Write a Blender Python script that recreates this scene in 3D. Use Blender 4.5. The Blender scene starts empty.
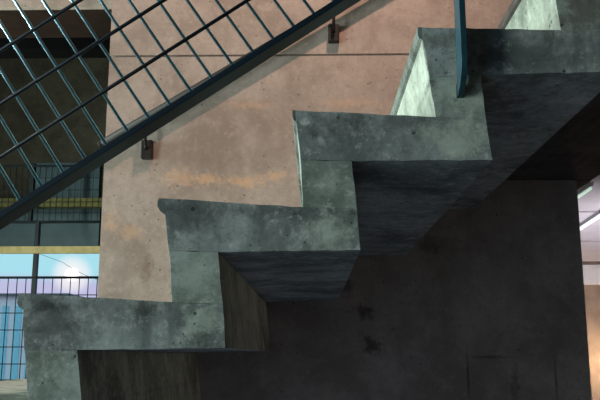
import bpy, bmesh, math, random
from mathutils import Vector, Euler
random.seed(4)
C = bpy.context.scene.collection
scn = bpy.context.scene

# ------------------------------------------------------------------ camera
F = 782.0
CAM = Vector((0, 0, 1.5))
PITCH = math.atan(155 / F)
YAW = math.atan(15 / F)
cd = bpy.data.cameras.new('camera')
cam = bpy.data.objects.new('camera', cd)
C.objects.link(cam)
cam.location = CAM
cam.rotation_euler = (math.pi / 2 + PITCH, 0, YAW)
cd.sensor_width = 36
cd.lens = 36 * F / 600
cd.clip_end = 500
scn.camera = cam
ROT = Euler((math.pi / 2 + PITCH, 0, YAW)).to_matrix()


def P(x, y, Y):
    """world point on the upright plane at depth Y that a sight line meets"""
    d = ROT @ Vector(((x - 300) / F, -(y - 200) / F, -1))
    return CAM + d * (Y / d.y)


# ------------------------------------------------------------------ helpers
def tag(o, label=None, cat=None, group=None, kind=None):
    if label: o['label'] = label
    if cat: o['category'] = cat
    if group: o['group'] = group
    if kind: o['kind'] = kind
    return o


def empty(name, loc, label, cat, group=None):
    o = bpy.data.objects.new(name, None)
    C.objects.link(o)
    o.location = loc
    o.empty_display_size = .1
    return tag(o, label, cat, group)


def link(name, bm, mat, parent=None, smooth=False, bevel=0, segs=2):
    bmesh.ops.recalc_face_normals(bm, faces=bm.faces[:])
    me = bpy.data.meshes.new(name)
    bm.to_mesh(me); bm.free()
    me.materials.append(mat)
    if smooth:
        for p in me.polygons: p.use_smooth = True
    o = bpy.data.objects.new(name, me)
    C.objects.link(o)
    if parent:
        o.parent = parent
        # mesh data holds world coordinates; bring them into the parent's frame
        top = parent
        off = Vector((0, 0, 0))
        while top:
            off += top.location
            top = top.parent
        me.transform(__import__('mathutils').Matrix.Translation(-off))
    if bevel:
        b = o.modifiers.new('bevel', 'BEVEL')
        b.width = bevel; b.segments = segs; b.limit_method = 'ANGLE'; b.angle_limit = math.radians(40)
    return o


def box_into(bm, lo, hi):
    lo, hi = Vector(lo), Vector(hi)
    vs = [bm.verts.new((x, y, z)) for x in (lo.x, hi.x) for y in (lo.y, hi.y) for z in (lo.z, hi.z)]
    for f in ((0, 1, 3, 2), (4, 6, 7, 5), (0, 4, 5, 1), (2, 3, 7, 6), (0, 2, 6, 4), (1, 5, 7, 3)):
        bm.faces.new([vs[i] for i in f])


def box(name, lo, hi, mat, parent=None, bevel=0, kind=None):
    bm = bmesh.new()
    box_into(bm, lo, hi)
    o = link(name, bm, mat, parent, bevel=bevel)
    if kind: o['kind'] = kind
    return o


def prism_into(bm, pts, y0, y1):
    a = [bm.verts.new((p[0], y0, p[1])) for p in pts]
    b = [bm.verts.new((p[0], y1, p[1])) for p in pts]
    bm.faces.new(a)
    bm.faces.new(b[::-1])
    n = len(pts)
    for i in range(n):
        bm.faces.new((a[i], b[i], b[(i + 1) % n], a[(i + 1) % n]))


def tube_into(bm, pts, r, n=10):
    """round bar along a polyline"""
    pts = [Vector(p) for p in pts]
    rings = []
    for i, p in enumerate(pts):
        if i == 0: t = pts[1] - p
        elif i == len(pts) - 1: t = p - pts[i - 1]
        else: t = (pts[i + 1] - p).normalized() + (p - pts[i - 1]).normalized()
        t.normalize()
        ref = Vector((0, 1, 0)) if abs(t.y) < .9 else Vector((1, 0, 0))
        u = t.cross(ref).normalized(); v = t.cross(u)
        rings.append([bm.verts.new(p + r * (math.cos(2 * math.pi * k / n) * u + math.sin(2 * math.pi * k / n) * v)) for k in range(n)])
    for a, b in zip(rings, rings[1:]):
        for k in range(n):
            bm.faces.new((a[k], a[(k + 1) % n], b[(k + 1) % n], b[k]))
    bm.faces.new(rings[0][::-1]); bm.faces.new(rings[-1])


def tube(name, pts, r, mat, parent=None, n=10):
    bm = bmesh.new()
    tube_into(bm, pts, r, n)
    return link(name, bm, mat, parent, smooth=True)


# ------------------------------------------------------------------ materials
def srgb(r, g, b):
    f = lambda c: (c / 255 / 12.92) if c / 255 <= .04045 else ((c / 255 + .055) / 1.055) ** 2.4
    return (f(r), f(g), f(b), 1)


def new_mat(name):
    m = bpy.data.materials.new(name)
    m.use_nodes = True
    nt = m.node_tree
    return m, nt, nt.nodes['Principled BSDF']


def nd(nt, t, **kw):
    n = nt.nodes.new(t)
    for k, v in kw.items(): setattr(n, k, v)
    return n


def mixc(nt, fac, a, b, mode='MIX'):
    m = nd(nt, 'ShaderNodeMix', data_type='RGBA', blend_type=mode)
    for sock, v in ((m.inputs[0], fac), (m.inputs[6], a), (m.inputs[7], b)):
        if hasattr(v, 'is_linked') or hasattr(v, 'links'): nt.links.new(v, sock)
        else: sock.default_value = v
    return m.outputs[2]


def ramp(nt, src, lo, hi):
    m = nd(nt, 'ShaderNodeMapRange', interpolation_type='SMOOTHSTEP')
    nt.links.new(src, m.inputs[0])
    m.inputs[1].default_value = lo; m.inputs[2].default_value = hi
    return m.outputs[0]


def noise(nt, vec, scale, detail=6, rough=.6, dist=0):
    n = nd(nt, 'ShaderNodeTexNoise')
    nt.links.new(vec, n.inputs['Vector'])
    n.inputs['Scale'].default_value = scale
    n.inputs['Detail'].default_value = detail
    n.inputs['Roughness'].default_value = rough
    n.inputs['Distortion'].default_value = dist
    return n.outputs[0]


def mul(nt, a, b):
    m = nd(nt, 'ShaderNodeMath', operation='MULTIPLY')
    nt.links.new(a, m.inputs[0])
    if hasattr(b, 'links'): nt.links.new(b, m.inputs[1])
    else: m.inputs[1].default_value = b
    return m.outputs[0]


def concrete(name, base, dark, light, pits=1.0, streak=.3, spots=(), bump=.35, scale=1.0):
    """cast concrete: cloudy tone, drips, air holes; spots = (centre, (rx, ry, rz), colour, strength) stains and painted shade"""
    m, nt, bs = new_mat(name)
    geo = nd(nt, 'ShaderNodeNewGeometry')
    pos = geo.outputs['Position']
    n1 = noise(nt, pos, 3.2 * scale, 8, .62, .4)
    n2 = noise(nt, pos, 14 * scale, 8, .7, .3)
    n3 = noise(nt, pos, 90 * scale, 4, .7)
    col = mixc(nt, ramp(nt, n1, .36, .60), dark, base)
    col = mixc(nt, mul(nt, ramp(nt, n2, .50, .74), .55), col, light)
    col = mixc(nt, mul(nt, ramp(nt, n2, .50, .30), .5), col, dark)
    # vertical drips
    mp = nd(nt, 'ShaderNodeMapping')
    nt.links.new(pos, mp.inputs[0])
    mp.inputs['Scale'].default_value = (16, 16, 1.6)
    n4 = noise(nt, mp.outputs[0], 1.0, 5, .65, .2)
    col = mixc(nt, mul(nt, ramp(nt, n4, .52, .70), streak), col, dark)
    col = mixc(nt, mul(nt, ramp(nt, n3, .45, .75), .22), col, dark)
    n5 = noise(nt, pos, 42 * scale, 6, .8, .2)
    col = mixc(nt, mul(nt, ramp(nt, n5, .54, .64), .42), col, light)
    col = mixc(nt, mul(nt, ramp(nt, n5, .46, .36), .65), col, dark)
    for c, r, cc, s in spots:
        sub = nd(nt, 'ShaderNodeVectorMath', operation='SUBTRACT')
        nt.links.new(pos, sub.inputs[0]); sub.inputs[1].default_value = c
        sc = nd(nt, 'ShaderNodeVectorMath', operation='MULTIPLY')
        nt.links.new(sub.outputs[0], sc.inputs[0]); sc.inputs[1].default_value = (1 / r[0], 1 / r[1], 1 / r[2])
        ln = nd(nt, 'ShaderNodeVectorMath', operation='LENGTH')
        nt.links.new(sc.outputs[0], ln.inputs[0])
        nn = noise(nt, pos, 1.6 / min(r[0], r[2]), 8, .75, .3)
        ad = nd(nt, 'ShaderNodeMath', operation='MULTIPLY_ADD')
        nt.links.new(nn, ad.inputs[0]); ad.inputs[1].default_value = 3.2
        nt.links.new(ln.outputs['Value'], ad.inputs[2])
        col = mixc(nt, mul(nt, ramp(nt, ad.outputs[0], 2.55, 1.75), s * .75), col, cc)
    # air holes
    vo = nd(nt, 'ShaderNodeTexVoronoi', feature='F1')
    nt.links.new(pos, vo.inputs['Vector']); vo.inputs['Scale'].default_value = 26
    vo.inputs['Randomness'].default_value = 1
    gate = ramp(nt, noise(nt, pos, 9, 2, .5), .50, .58)
    pm = mul(nt, ramp(nt, vo.outputs['Distance'], .13, .08), gate)
    col = mixc(nt, mul(nt, pm, .8 * pits), col, (dark[0] * .25, dark[1] * .25, dark[2] * .25, 1))
    vo2 = nd(nt, 'ShaderNodeTexVoronoi', feature='F1')
    nt.links.new(pos, vo2.inputs['Vector']); vo2.inputs['Scale'].default_value = 52
    pm2 = mul(nt, ramp(nt, vo2.outputs['Distance'], .14, .09), ramp(nt, noise(nt, pos, 14, 2, .5), .54, .62))
    col = mixc(nt, mul(nt, pm2, .75 * pits), col, (dark[0] * .2, dark[1] * .2, dark[2] * .2, 1))
    nt.links.new(col, bs.inputs['Base Color'])
    bs.inputs['Roughness'].default_value = .82
    bs.inputs['Specular IOR Level'].default_value = .25
    hs = nd(nt, 'ShaderNodeMath', operation='SUBTRACT')
    nt.links.new(mul(nt, n2, .7), hs.inputs[0]); nt.links.new(pm, hs.inputs[1])
    bp = nd(nt, 'ShaderNodeBump')
    bp.inputs['Strength'].default_value = bump; bp.inputs['Distance'].default_value = .008
    nt.links.new(hs.outputs[0], bp.inputs['Height'])
    nt.links.new(bp.outputs[0], bs.inputs['Normal'])
    return m


def plain(name, col, rough=.6, metal=0, var=.15, scale=12, spec=.4):
    m, nt, bs = new_mat(name)
    geo = nd(nt, 'ShaderNodeNewGeometry')
    n = noise(nt, geo.outputs['Position'], scale, 5, .6)
    d = (col[0] * (1 - var * 2), col[1] * (1 - var * 2), col[2] * (1 - var * 2), 1)
    nt.links.new(mixc(nt, ramp(nt, n, .35, .62), d, col), bs.inputs['Base Color'])
    bs.inputs['Roughness'].default_value = rough
    bs.inputs['Metallic'].default_value = metal
    bs.inputs['Specular IOR Level'].default_value = spec
    return m


def emit(name, col, s):
    m, nt, bs = new_mat(name)
    bs.inputs['Base Color'].default_value = col
    bs.inputs['Emission Color'].default_value = col
    bs.inputs['Emission Strength'].default_value = s
    return m


YN, YF = 1.56, 3.12            # near and far side of the stair flight


def spot(x, y, Y, rx, rz, col, s):
    p = P(x, y, Y)
    return ((p.x, p.y, p.z), (rx, .25, rz), col, s)


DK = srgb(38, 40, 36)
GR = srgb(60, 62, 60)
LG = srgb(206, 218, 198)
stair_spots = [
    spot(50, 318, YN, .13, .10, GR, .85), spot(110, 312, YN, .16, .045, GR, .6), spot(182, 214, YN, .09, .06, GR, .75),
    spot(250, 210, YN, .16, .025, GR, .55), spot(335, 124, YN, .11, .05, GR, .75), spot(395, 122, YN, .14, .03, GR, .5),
    spot(575, 50, YN, .12, .07, srgb(70, 76, 78), .6), spot(230, 340, YN, .02, .03, GR, .5), spot(490, 60, YN, .05, .05, GR, .8),  # last patch: soft shadow of the post, put into the colour
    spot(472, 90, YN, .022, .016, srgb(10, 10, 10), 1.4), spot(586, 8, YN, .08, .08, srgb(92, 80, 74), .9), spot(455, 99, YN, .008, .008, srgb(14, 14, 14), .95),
    spot(462, 92, YN, .07, .06, LG, .6), spot(462, 138, YN, .10, .06, LG, .65), spot(330, 232, YN, .07, .05, LG, .6), spot(205, 322, YN, .06, .05, LG, .6), spot(195, 280, YN, .05, .06, LG, .4), spot(325, 185, YN, .05, .05, LG, .4),
    spot(432, 82, YN, .012, .012, srgb(60, 66, 58), .8),
    spot(305, 122, YN, .016, .013, srgb(205, 210, 200), 1.0),
    spot(352, 212, YN, .012, .010, srgb(60, 62, 44), .9),
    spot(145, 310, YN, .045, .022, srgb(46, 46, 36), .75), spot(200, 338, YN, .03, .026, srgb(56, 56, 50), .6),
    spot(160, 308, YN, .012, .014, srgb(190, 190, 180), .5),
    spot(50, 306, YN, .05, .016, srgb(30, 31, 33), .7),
    spot(297, 214, YN, .012, .007, srgb(30, 34, 34), .7),
    spot(548, 36, YN, .03, .05, srgb(70, 66, 54), .5), spot(558, 30, 1.75, .05, .02, srgb(150, 80, 40), .5),
    spot(440, 40, YN, .08, .025, srgb(80, 74, 62), .7),
    spot(540, 80, YN, .05, .03, srgb(70, 68, 60), .5),
]
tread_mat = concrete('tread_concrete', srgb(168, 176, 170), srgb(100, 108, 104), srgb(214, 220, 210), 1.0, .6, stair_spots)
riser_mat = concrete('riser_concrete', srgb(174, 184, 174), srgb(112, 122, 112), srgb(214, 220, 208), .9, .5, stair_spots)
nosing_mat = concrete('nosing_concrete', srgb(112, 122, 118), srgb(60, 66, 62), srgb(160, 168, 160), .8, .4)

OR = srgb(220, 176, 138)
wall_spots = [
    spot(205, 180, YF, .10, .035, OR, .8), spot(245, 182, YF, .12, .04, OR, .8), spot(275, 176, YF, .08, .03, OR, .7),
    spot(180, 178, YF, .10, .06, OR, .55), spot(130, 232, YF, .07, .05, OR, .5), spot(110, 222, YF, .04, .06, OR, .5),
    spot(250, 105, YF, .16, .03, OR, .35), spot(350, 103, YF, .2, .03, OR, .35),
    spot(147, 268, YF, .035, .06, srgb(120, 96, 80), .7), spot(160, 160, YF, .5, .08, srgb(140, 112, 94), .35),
    spot(470, 170, YF, .14, .05, srgb(60, 52, 44), .6),
    spot(365, 312, YF, .05, .05, srgb(56, 46, 36), .9), spot(372, 345, YF, .06, .045, srgb(56, 46, 36), .9),
    spot(345, 285, YF, .05, .06, srgb(70, 58, 46), .7), spot(430, 245, YF, .07, .05, srgb(70, 58, 46), .7),
    spot(468, 375, YF, .008, .13, srgb(40, 36, 32), .8), spot(490, 357, YF, .10, .010, srgb(40, 36, 32), .7),
    spot(556, 380, YF, .007, .13, srgb(40, 36, 32), .7), spot(515, 385, YF, .03, .10, srgb(56, 46, 40), .5),
]
wall_mat = concrete('wall_concrete', srgb(178, 164, 154), srgb(150, 136, 126), srgb(198, 182, 170), .8, .3, wall_spots, bump=.25)
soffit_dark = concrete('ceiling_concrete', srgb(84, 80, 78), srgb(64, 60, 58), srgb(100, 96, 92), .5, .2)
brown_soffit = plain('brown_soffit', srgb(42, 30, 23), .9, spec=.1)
olive_wall = concrete('olive_wall', srgb(92, 88, 74), srgb(70, 66, 56), srgb(108, 102, 86), .4, .3)
grey_plaster = plain('grey_plaster', srgb(74, 74, 76), .9)
lilac = plain('lilac_ceiling', srgb(206, 198, 206), .9, var=.04, scale=4)
white_paint = plain('white_paint', srgb(228, 226, 230), .7, var=.03)
taupe = plain('taupe_wall', srgb(150, 132, 120), .85, var=.12, scale=5)
steel = plain('blue_painted_steel', srgb(34, 72, 84), .45, .1, .12, 30, .4)
dark_steel = plain('dark_blue_steel', srgb(16, 28, 38), .5, .1, .12, 30, .3)
rail_steel = plain('rail_blue_steel', srgb(18, 38, 50), .6, 0, .12, 30, .2)
wire_steel = plain('wire_steel', srgb(160, 205, 218), .3, .95, .08, 30, 1.0)
iron = plain('brown_iron', srgb(26, 20, 18), .6, 0, .2, 40, .2)
grey_iron = plain('grey_iron', srgb(44, 38, 37), .6, .2, .2, 40)
yellow = plain('yellow_paint', srgb(214, 192, 128), .6, var=.12, scale=8)
dim_yellow = plain('dim_yellow_paint', srgb(120, 116, 62), .7, var=.15, scale=8)  # yellow paint with the upper beam's dimmer light put into the colour
screen_steel = plain('screen_steel', srgb(40, 50, 54), .7)
shade_black = plain('shade_black', srgb(6, 6, 6), .9, spec=.05)  # shade of the recess behind the slab, put into the colour
teal_steel = plain('teal_steel', srgb(34, 70, 84), .4, .2)
boards = plain('brown_boards', srgb(128, 100, 80), .6, var=.2, scale=6)
pale_stone = plain('pale_stone', srgb(206, 196, 184), .7, var=.06)
dim_glass = plain('dim_blue_panel', srgb(96, 122, 130), .5, var=.1, scale=3)


# ------------------------------------------------------------------ staircase
def prof(pts, Y=YN):
    out = []
    for q in pts:
        w = P(q[0], q[1], Y)
        out.append((w.x, w.z))
    return out


def roughen(pts, a=.0009, step=.022):
    """hand-cast edges: break every side into short lengths a hair out of line"""
    out = []
    n = len(pts)
    for i in range(n):
        p, q = Vector(pts[i]), Vector(pts[(i + 1) % n])
        k = max(1, int((q - p).length / step))
        nrm = Vector((-(q - p).y, (q - p).x)).normalized()
        for j in range(k):
            v = p.lerp(q, j / k)
            if 0 < j: v = v + nrm * random.uniform(-a, a)
            out.append((v.x, v.y))
    return out


TREADS = [
    [(23.5, 293.3), (172, 302), (223, 304), (225.5, 348), (77, 350), (24, 350), (23.2, 310)],
    [(164, 198.3), (303, 207), (357, 208.5), (360.5, 250), (218, 252), (168.5, 250.5), (165, 214)],
    [(295, 110.2), (436, 117), (486, 118), (492.5, 160), (352, 161), (300.5, 160), (295.9, 121.5)],
    [(421.8, 27.2), (561, 30), (615, 31), (622, 72), (481, 74), (429.3, 77), (422.6, 40)],
]
NOSINGS = [
    [(20.5, 293), (24, 293.2), (23.6, 310), (19, 307.5), (17, 303), (17.5, 296)],
    [(159, 198), (164.5, 198.3), (165.4, 215), (160, 211), (157.2, 206), (157.5, 201)],
    [(292.5, 110), (295.3, 110.2), (295.8, 121.5), (293.3, 120), (292.3, 116)],
    [(417.5, 27), (422.2, 27.2), (422.8, 40), (418.8, 38), (417.3, 33)],
]
RISERS = [
    [(24, 350), (77, 350), (85, 446), (28, 402)],
    [(168.5, 250.5), (218, 252), (223, 304), (172, 302)],
    [(300.5, 160), (352, 161), (357, 208.5), (303, 207)],
    [(422.0, 40), (470, 42), (481, 74), (486, 118), (436, 117)],
    [(548.5, -46), (600, -46), (607, -16), (615, 31), (561, 30)],
]
base = P(20, 302, YN)
stair = empty('concrete_staircase', (base.x, YN, 0),
              'grey raw concrete sawtooth staircase cantilevered from the board-marked wall', 'staircase')
first = {}
for i, t in enumerate(TREADS):
    bm = bmesh.new()
    prism_into(bm, roughen(prof(t)), YN, YF)
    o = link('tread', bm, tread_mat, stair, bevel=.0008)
    if i == 0: first['tread'] = o
    bm = bmesh.new()
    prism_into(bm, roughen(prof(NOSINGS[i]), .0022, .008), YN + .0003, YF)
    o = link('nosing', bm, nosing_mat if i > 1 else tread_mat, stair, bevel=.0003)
    if i == 0: first['nosing'] = o
for i, t in enumerate(RISERS):
    bm = bmesh.new()
    prism_into(bm, roughen(prof(t)), YN + .0015, YF)
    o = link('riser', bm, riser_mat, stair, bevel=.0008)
    if i == 0: first['riser'] = o
# landing at the head of the flight
l0, l1 = P(545, -58, YN), P(553, -16, YN)
bm = bmesh.new()
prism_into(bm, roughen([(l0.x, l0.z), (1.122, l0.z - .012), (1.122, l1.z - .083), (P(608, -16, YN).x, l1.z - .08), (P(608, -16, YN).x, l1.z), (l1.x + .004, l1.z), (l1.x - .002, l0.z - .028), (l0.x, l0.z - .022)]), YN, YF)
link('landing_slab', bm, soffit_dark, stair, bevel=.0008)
# the flight goes on down to the floor, out of the picture
dv = P(18, 302, YN) - P(157, 207.5, YN)
for k in range(1, 9):
    for n in ('tread', 'nosing', 'riser'):
        c = first[n].copy()
        C.objects.link(c)
        c.parent = stair
        c.location = Vector((dv.x, 0, dv.z)) * k
        if n == 'riser' and k == 8:
            bpy.data.objects.remove(c)

# ------------------------------------------------------------------ guard railing on the near side
YB0, YB1 = 1.492, 1.548
YM = (YB0 + YB1) / 2
guard = empty('guard_railing', P(461, 98, YM) - Vector((0, 0, 0)),
              'blue painted steel mesh guard railing along the near side of the staircase', 'railing')
rl = [(-330, 211.5 + .634 * 330), (520, 211.5 - .634 * 520)]


def rail_pt(x, up=0):
    """point on the front top edge of the bottom flat, raised along the wires by 'up' rows"""
    return (x - up * 0, 211.5 - .634 * x - up * 53)


def flat_bar(name, a, b, t, mat):
    a2 = Vector((a.x, 0, a.z)); b2 = Vector((b.x, 0, b.z))
    d = (b2 - a2).normalized(); n = Vector((d.z, 0, -d.x))
    bm = bmesh.new()
    prism_into(bm, [(a2.x, a2.z), (b2.x, b2.z), (b2.x + n.x * t, b2.z + n.z * t), (a2.x + n.x * t, a2.z + n.z * t)], YB0, YB1)
    return link(name, bm, mat, guard, bevel=.0015)


flat_bar('bottom_rail', P(*rail_pt(-160), YB0), P(*rail_pt(520), YB0), .0125, rail_steel)
flat_bar('top_rail', P(*rail_pt(-330, 9), YB0), P(*rail_pt(520, 9), YB0), .0125, rail_steel)
for k in range(1, 9):
    a, b = P(*rail_pt(-330 + 20 * (9 - k) if k > 1 else -170, k), YM), P(*rail_pt(520, k), YM)
    tube('long_wire', [a + Vector((0, -.005, 0)), b + Vector((0, -.005, 0))], .0040, dark_steel, guard)
for k in range(-8, 26):
    x = 19.8 + 22.0 * k - .07 * k * k
    p = P(x, 211.5 - .634 * x + 1.5, YM)
    lean = .643 + .0115 * (k - 4)
    q = P(x - lean * 330, 211.5 - .634 * x - 330 - 3, YM)
    tube('cross_wire', [p, q], .0034, wire_steel, guard, 12)


def post(x, y, parent):
    """flat bar post: straight up, its front edge swept back at the foot and let into the side of the step"""
    z0 = P(x, y, YN).z
    X = P(x + 5.5, y - 8, YB0).x
    ztop = P(*rail_pt(x, 9), YM).z
    side = [(YB0, ztop), (YB0, z0 + .062), (YB0 + .004, z0 + .045), (YB0 + .014, z0 + .03), (YB0 + .032, z0 + .014), (YN - .012, z0 + .004), (YN + .03, z0 - .002),
            (YN + .03, z0 + .02), (YB1, z0 + .034), (YB1, ztop)]
    bm = bmesh.new()
    a = [bm.verts.new((X - .0062, yy, zz)) for yy, zz in side]
    b = [bm.verts.new((X + .0062, yy, zz)) for yy, zz in side]
    bm.faces.new(a); bm.faces.new(b[::-1])
    for k in range(len(side)):
        m = (k + 1) % len(side)
        bm.faces.new((a[k], b[k], b[m], a[m]))
    return link('post', bm, steel, parent, bevel=.001)


post(460.5, 99, guard)
lo = post(460.5, 99, guard)
lo.location = Vector((dv.x, 0, dv.z)) * 4

# ------------------------------------------------------------------ wall with handrail
zt = P(300, 55, YF).z
wx0, wx1 = P(98.3, 280, YF).x, P(585, 300, YF).x
bm = bmesh.new()
pr = [(YF, 0), (YF, zt - .005), (YF + .014, zt - .003), (YF + .014, zt + .003), (YF, zt + .005), (YF, 4.9), (YF + .2, 4.9), (YF + .2, 0)]
va = [bm.verts.new((wx0, y, z)) for y, z in pr]
vb = [bm.verts.new((wx1, y, z)) for y, z in pr]
bm.faces.new(va); bm.faces.new(vb[::-1])
for i in range(len(pr)):
    j = (i + 1) % len(pr)
    bm.faces.new((va[i], vb[i], vb[j], va[j]))
o = link('wall_back', bm, wall_mat); o['kind'] = 'structure'

YH = YF - .056
h0, h1 = P(102, 144.5, YH), P(333, 8, YH)
hd = h1 - h0
hand = empty('handrail', h0, 'dark brown round handrail on iron brackets along the pinkish concrete wall', 'handrail')
tube('rail_bar', [h0, h0 + hd * 2.6], .019, iron, hand, 16)
bm = bmesh.new()
tube_into(bm, [h0 - hd.normalized() * .012, h0 + hd.normalized() * .004], .0195, 16)
o = link('end_cap', bm, grey_iron, hand, bevel=.003)
o['label'] = 'grey end cap'
for cx, cy in ((148, 150.5), (333.5, 35), (519, -80)):
    c = P(cx, cy, YF)
    pl = box('bracket', (c.x - .0235, YF - .03, c.z - .04), (c.x + .0235, YF, c.z + .038), grey_iron, hand, bevel=.004)
    t = (c.x - h0.x) / hd.x
    hc = h0 + hd * t
    bm = bmesh.new()
    yc = YH
    tube_into(bm, [(c.x, YF - .028, c.z + .0), (c.x, YH + .008, c.z + .004), (c.x, YH, c.z + .016), (hc.x, YH, hc.z - .012)], .0062, 10)
    link('bracket_arm', bm, iron, pl, smooth=True)

# ------------------------------------------------------------------ shell of the stair hall
box('floor', (-5.2, -4, -.2), (5, 9.6, 0), grey_plaster, kind='structure')
box('ceiling', (-5.2, -4, 4.9), (5, 9.6, 5.1), soffit_dark, kind='structure')
box('wall_front', (-5.2, -4.2, 0), (5, -4, 4.9), grey_plaster, kind='structure')
box('wall_right', (5, -4, 0), (5.2, 9.6, 4.9), grey_plaster, kind='structure')
bm = bmesh.new()     # left wall with a tall opening for the daylight
box_into(bm, (-5.2, -4, 0), (-5, -2.6, 4.9)); box_into(bm, (-5.2, -1, 0), (-5, 2.3, 4.9)); box_into(bm, (-5.2, 3.1, 0), (-5, 9.6, 4.9))
box_into(bm, (-5.2, 2.3, 0), (-5, 3.1, .4)); box_into(bm, (-5.2, 2.3, 3.4), (-5, 3.1, 4.9))
box_into(bm, (-5.2, -2.6, 0), (-5, -1, .8)); box_into(bm, (-5.2, -2.6, 3.4), (-5, -1, 4.9))
o = link('wall_left', bm, grey_plaster); o['kind'] = 'structure'

# pale slab edge and beams over the passage on the left
s0, s1 = P(60, 8.8, 3.32), P(60, 38, 3.62)
box('trim_1', (-5, 3.30, s0.z), (wx0 + .03, 3.33, 4.9), wall_mat, kind='structure')
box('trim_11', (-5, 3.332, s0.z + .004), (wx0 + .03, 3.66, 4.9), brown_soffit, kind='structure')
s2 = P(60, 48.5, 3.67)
box('trim_2', (-5, 3.67, s2.z), (wx0 + .03, 3.80, s0.z + .1), shade_black, kind='structure')

# far end of the passage
YL = 7.4
zb = P(50, 254, YL).z
box('wall_rear', (-5, 8.4, P(50, 250.5, 8.4).z), (-.1, 8.6, 4.9), olive_wall, kind='structure')
box('wall_middle', (-.1, 3.32, 0), (0, 9.6, 4.9), grey_plaster, kind='structure')
a, b = P(50, 254, YL), P(50, 247, YL)
box('trim_3', (-5, YL - .05, a.z), (-.1, YL - .015, b.z), yellow, kind='structure')
a, b = P(50, 207, YL + .3), P(50, 198.5, YL + .3)
box('trim_4', (-5, YL + .28, a.z), (-.1, YL + .40, b.z), dim_yellow, kind='structure')
zf = P(10, 385, YL).z
box('floor_passage', (-5, 3.4, zf - .25), (-.1, 5.7, zf), boards, kind='structure')
box('trim_5', (-5, 5.701, zf - .25), (-.1, YL + .25, zf), pale_stone, kind='structure')
a, b = P(-60, 251, 8.38), P(101, 200, 8.38)
box('window_2', (a.x, 8.36, a.z), (b.x, 8.4, b.z), dim_glass, kind='structure')
a, b = P(34, 199.8, 8.38), P(101, 163, 8.38)
box('window_1', (a.x, 8.36, a.z), (b.x, 8.4, b.z), dim_glass, kind='structure')


def balustrade(name, label, Yb, xs, yt, yb, dx, rows, posts, mat, rr, wr):
    g = empty(name, Vector((P(xs[0], yb, Yb).x, Yb, P(50, yb, Yb).z)), label, 'balustrade')
    zt_, zb_ = P(50, yt, Yb).z, P(50, yb, Yb).z
    x0, x1 = P(xs[0], yt, Yb).x, P(xs[1], yt, Yb).x
    tube('top_rail', [(x0, Yb, zt_), (x1, Yb, zt_)], rr, mat, g)
    tube('bottom_rail', [(x0, Yb, zb_), (x1, Yb, zb_)], rr * 1.2, mat, g)
    st = dx * Yb / F
    k = 0
    x = x0 + st * .4
    while x < x1:
        tube('upright_wire', [(x, Yb, zb_), (x, Yb, zt_)], wr, mat, g, 6)
        x += st
    for y in rows:
        z = P(50, y, Yb).z
        tube('cross_wire', [(x0, Yb - wr, z), (x1, Yb - wr, z)], wr, mat, g, 6)
    for px, ya, ybm in posts:
        X = P(px, yt, Yb).x
        za, zc = P(50, ya, Yb).z, P(50, ybm, Yb).z
        box('post', (X - .018, Yb - .01, zc), (X + .018, Yb + .05, za), mat, g)
    return g


balustrade('mesh_balustrade', 'dark mesh balustrade with thin round top rail against the bright sky', YL, (-110, 150), 277.5, 381, 9.0,
           (295, 313, 330, 347, 364), ((34, 222, 384.9),), dark_steel, .012, .0045)
balustrade('mesh_screen', 'dim mesh screen between the two yellow beams above the sky opening', YL + .2, (-110, 150), 166, 222, 6.2,
           (178, 190, 202, 213), ((33, 163, 222),), screen_steel, .012, .003)

# ------------------------------------------------------------------ outside
ground = box('ground', (-60, 10, -3.2), (10, 160, -3), plain('dry_ground', srgb(150, 136, 124), .9), kind='structure')
bm = bmesh.new()
N = 40
for r_i, (Y, hs) in enumerate(((70, 0), (84, 1), (110, 0))):
    for i in range(N + 1):
        X = -60 + 72 * i / N
        h = -3 + hs * (4.5 + .9 * math.sin(i * .45) + .8 * math.sin(i * 1.3 + 1))
        bm.verts.new((X, Y + math.sin(i) * 2, h + (4.5 if hs else 0)))
bm.verts.ensure_lookup_table()
for r_i in range(2):
    for i in range(N):
        k = r_i * (N + 1) + i
        bm.faces.new([bm.verts[j] for j in (k, k + 1, k + N + 2, k + N + 1)])
o = link('hill', bm, plain('mauve_hill', srgb(176, 152, 150), .95, var=.06, scale=.2), smooth=True)
tag(o, 'low mauve brown hill on the skyline beyond the mesh balustrade', 'hill')
YBd = 24
a, b = P(-70, 297, YBd), P(60, 420, YBd)
bld = empty('distant_building', Vector(((a.x + b.x) / 2, YBd, -3)), 'pale building with tall blue window strips seen through the mesh balustrade', 'building')
box('facade', (a.x, YBd, -3), (b.x, YBd + 6, a.z), plain('pale_render', srgb(240, 234, 240), .8, var=.03), bld)
box('roof', (a.x - .1, YBd - .15, a.z), (b.x + .1, YBd + 6.1, a.z + .1), plain('grey_roof', srgb(150, 146, 150), .8), bld)
blue_gl = plain('blue_window', srgb(150, 214, 232), .4, var=.05)
for px in (-62, -48, -34, -20, -6, 6, 19, 32, 46):
    q0, q1 = P(px - 3, 310, YBd), P(px + 3, 310, YBd)
    box('window', (q0.x, YBd - .06, P(0, 400, YBd).z), (q1.x, YBd, P(0, 306, YBd).z), blue_gl, bld)
wires = [((62, 262), (120, 283))]
for i, (p, q) in enumerate(wires):
    a, b = P(p[0], p[1], 16), P(q[0], q[1], 16)
    pts = [a.lerp(b, t / 8) - Vector((0, 0, .1 * math.sin(math.pi * t / 8))) for t in range(9)]
    b0 = pts[0] - (b - a) * 2
    b1 = pts[-1] + (b - a) * 2
    o = tube('overhead_cable', [b0] + pts + [b1], .004, grey_iron, None, 6)
    tag(o, 'thin overhead cable sloping across the bright sky under the lower yellow beam', 'cable')

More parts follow.
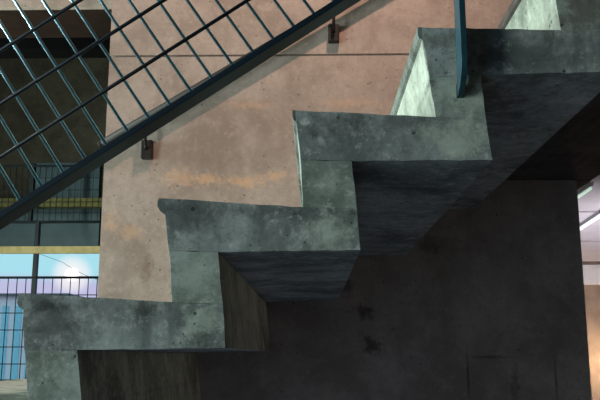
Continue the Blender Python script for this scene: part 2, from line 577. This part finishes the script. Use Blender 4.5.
# ------------------------------------------------------------------ bright room on the right
YR = 9.0
zc = P(590, 263, YR).z
box('ceiling_right', (0, 3.9, zc), (5, YR, zc + .15), lilac, kind='structure')
box('wall_right_rear', (0, YR, 0), (5, YR + .2, 4.9), taupe, kind='structure')
a, b = P(590, 285, YR), P(590, 266, YR)
box('trim_6', (0, YR - .12, a.z), (5, YR, b.z), white_paint, kind='structure')
box('trim_7', (0, YR - .16, b.z), (5, YR, zc), plain('brown_trim', srgb(120, 104, 98), .7), kind='structure')
for y in (211.5, 241):
    r = 92 * YR / (355 - y)
    Yj = (zc - 1.5) / ((P(590, y, 1).z - 1.5))
    box('trim_8' if y < 230 else 'trim_9', (0, Yj - .025, zc - .004), (5, Yj + .025, zc), plain('joint_grey', srgb(170, 162, 172), .8), kind='structure')
# slab nib past the end of the wall
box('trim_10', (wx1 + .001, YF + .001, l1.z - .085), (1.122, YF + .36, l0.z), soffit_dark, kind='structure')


def ceil_pt(x, y, dz=0):
    d = P(x, y, 1) - CAM
    return CAM + d * ((zc - dz - CAM.z) / d.z)


def tube_lamp(label, p, q, s, col, hw=.014, r=.010):
    mid = (p + q) / 2
    g = empty('tube_light', mid, label, 'light')
    d = (q - p).normalized(); n = Vector((-d.y, d.x, 0))
    bm = bmesh.new()
    for e in (0,):
        vs = []
        for (pt) in (p, q):
            for sx, sz in ((-1, .0155), (1, .0155), (.55, -.006), (-.55, -.006)):
                vs.append(bm.verts.new(pt + n * sx * hw + Vector((0, 0, sz))))
        bm.faces.new(vs[:4]); bm.faces.new(vs[4:])
        for k in range(4):
            bm.faces.new((vs[k], vs[(k + 1) % 4], vs[4 + (k + 1) % 4], vs[4 + k]))
    link('housing', bm, white_paint, g)
    o = tube('tube', [p + d * .02 - Vector((0, 0, .018)), q - d * .02 - Vector((0, 0, .018))], r, emit('tube_glow', col, s), g)
    return g


tube_lamp('lit white tube light running across the lilac ceiling', ceil_pt(560, 240, .016), ceil_pt(622, 199, .016), 1.6, (.85, .95, 1, 1))
tube_lamp('greenish tube light on the lilac ceiling just under the landing edge', ceil_pt(560, 207, .016), ceil_pt(592, 185, .016), .7, (.7, 1, .8, 1), .012, .006)

# ------------------------------------------------------------------ light
def aim(o, target):
    o.rotation_euler = (Vector(target) - o.location).to_track_quat('-Z', 'Y').to_euler()


def area(name, loc, target, sx, sy, power, col, spread=180):
    l = bpy.data.lights.new(name, 'AREA')
    l.shape = 'RECTANGLE'; l.size = sx; l.size_y = sy; l.energy = power; l.color = col
    l.spread = math.radians(spread)
    o = bpy.data.objects.new(name, l)
    C.objects.link(o); o.location = loc; aim(o, target)
    return o


l = bpy.data.lights.new('warm_spotlight', 'SPOT')
l.energy = 172; l.color = (1, .63, .48); l.spot_size = math.radians(105); l.spot_blend = 1.0; l.shadow_soft_size = .05
o = bpy.data.objects.new('warm_spotlight', l); C.objects.link(o)
o.location = (.35, 1.95, 4.5); aim(o, (-.35, YF, 1.9))

# daylight in the two openings of the left wall
area('daylight_side', (-4.98, 2.84, 1.9), (0, 2.6, 1.9), .5, 2.9, 480, (.86, 1, .90))
area('daylight_front', (-4.98, -1.8, 1.95), (0, 1.2, 1.95), 1.5, 2.8, 185, (.85, 1, .965))
# low blue fill added for light reflected up the stairwell, warm light from the room on the right
area('stairwell_fill', (-2.5, -1.7, .5), (.5, 2.2, 1.7), .8, .8, 12, (.5, .7, 1))
area('room_fill_right', (2.8, 5.6, .9), (2.3, 8.6, 2.9), 1.6, 2.0, 60, (1, .97, 1))  # added unseen uplight, brightens the lilac ceiling and the rear of the room
l = bpy.data.lights.new('warm_wall_lamp', 'POINT'); l.energy = 15; l.color = (1, .72, .42); l.shadow_soft_size = .08
o = bpy.data.objects.new('warm_wall_lamp', l); C.objects.link(o)
o.location = P(604, 362, YR - .32)
area('warm_hall_lamp', (4.6, 2.98, 1.6), (0, 2.5, 1.6), .3, .3, 1.2, (1, .74, .52), 60)
area('soffit_fill', (.0, 2.1, .12), (.0, 2.25, 2), .9, .7, 1.45, (.60, .70, 1))  # added unseen fill at floor level, lifts the soffits like bounced light

# ------------------------------------------------------------------ sky
w = bpy.data.worlds.new('sky'); scn.world = w
w.use_nodes = True
nt = w.node_tree
bg = nt.nodes['Background']
tc = nd(nt, 'ShaderNodeTexCoord')
sun = (P(72, 274.5, 100) - CAM).normalized()
dt = nd(nt, 'ShaderNodeVectorMath', operation='DOT_PRODUCT')
nrm = nd(nt, 'ShaderNodeVectorMath', operation='NORMALIZE')
nt.links.new(tc.outputs['Generated'], nrm.inputs[0])
nt.links.new(nrm.outputs[0], dt.inputs[0]); dt.inputs[1].default_value = sun
sep = nd(nt, 'ShaderNodeSeparateXYZ'); nt.links.new(nrm.outputs[0], sep.inputs[0])
col = mixc(nt, ramp(nt, sep.outputs[2], .082, .100), srgb(190, 190, 225), srgb(168, 224, 238))
g1 = ramp(nt, dt.outputs['Value'], math.cos(math.radians(1.6)), 1.0)
col = mixc(nt, mul(nt, g1, .8), col, (1, .95, .95, 1))
g2 = ramp(nt, dt.outputs['Value'], math.cos(math.radians(.55)), math.cos(math.radians(.1)))
col = mixc(nt, g2, col, (2.6, 2.5, 2.3, 1))
nt.links.new(col, bg.inputs['Color'])
bg.inputs['Strength'].default_value = 1.0

scn.view_settings.view_transform = 'Standard'
scn.view_settings.look = 'None'
scn.view_settings.exposure = 0
scn.view_settings.gamma = 1
scn.view_settings.use_curve_mapping = False
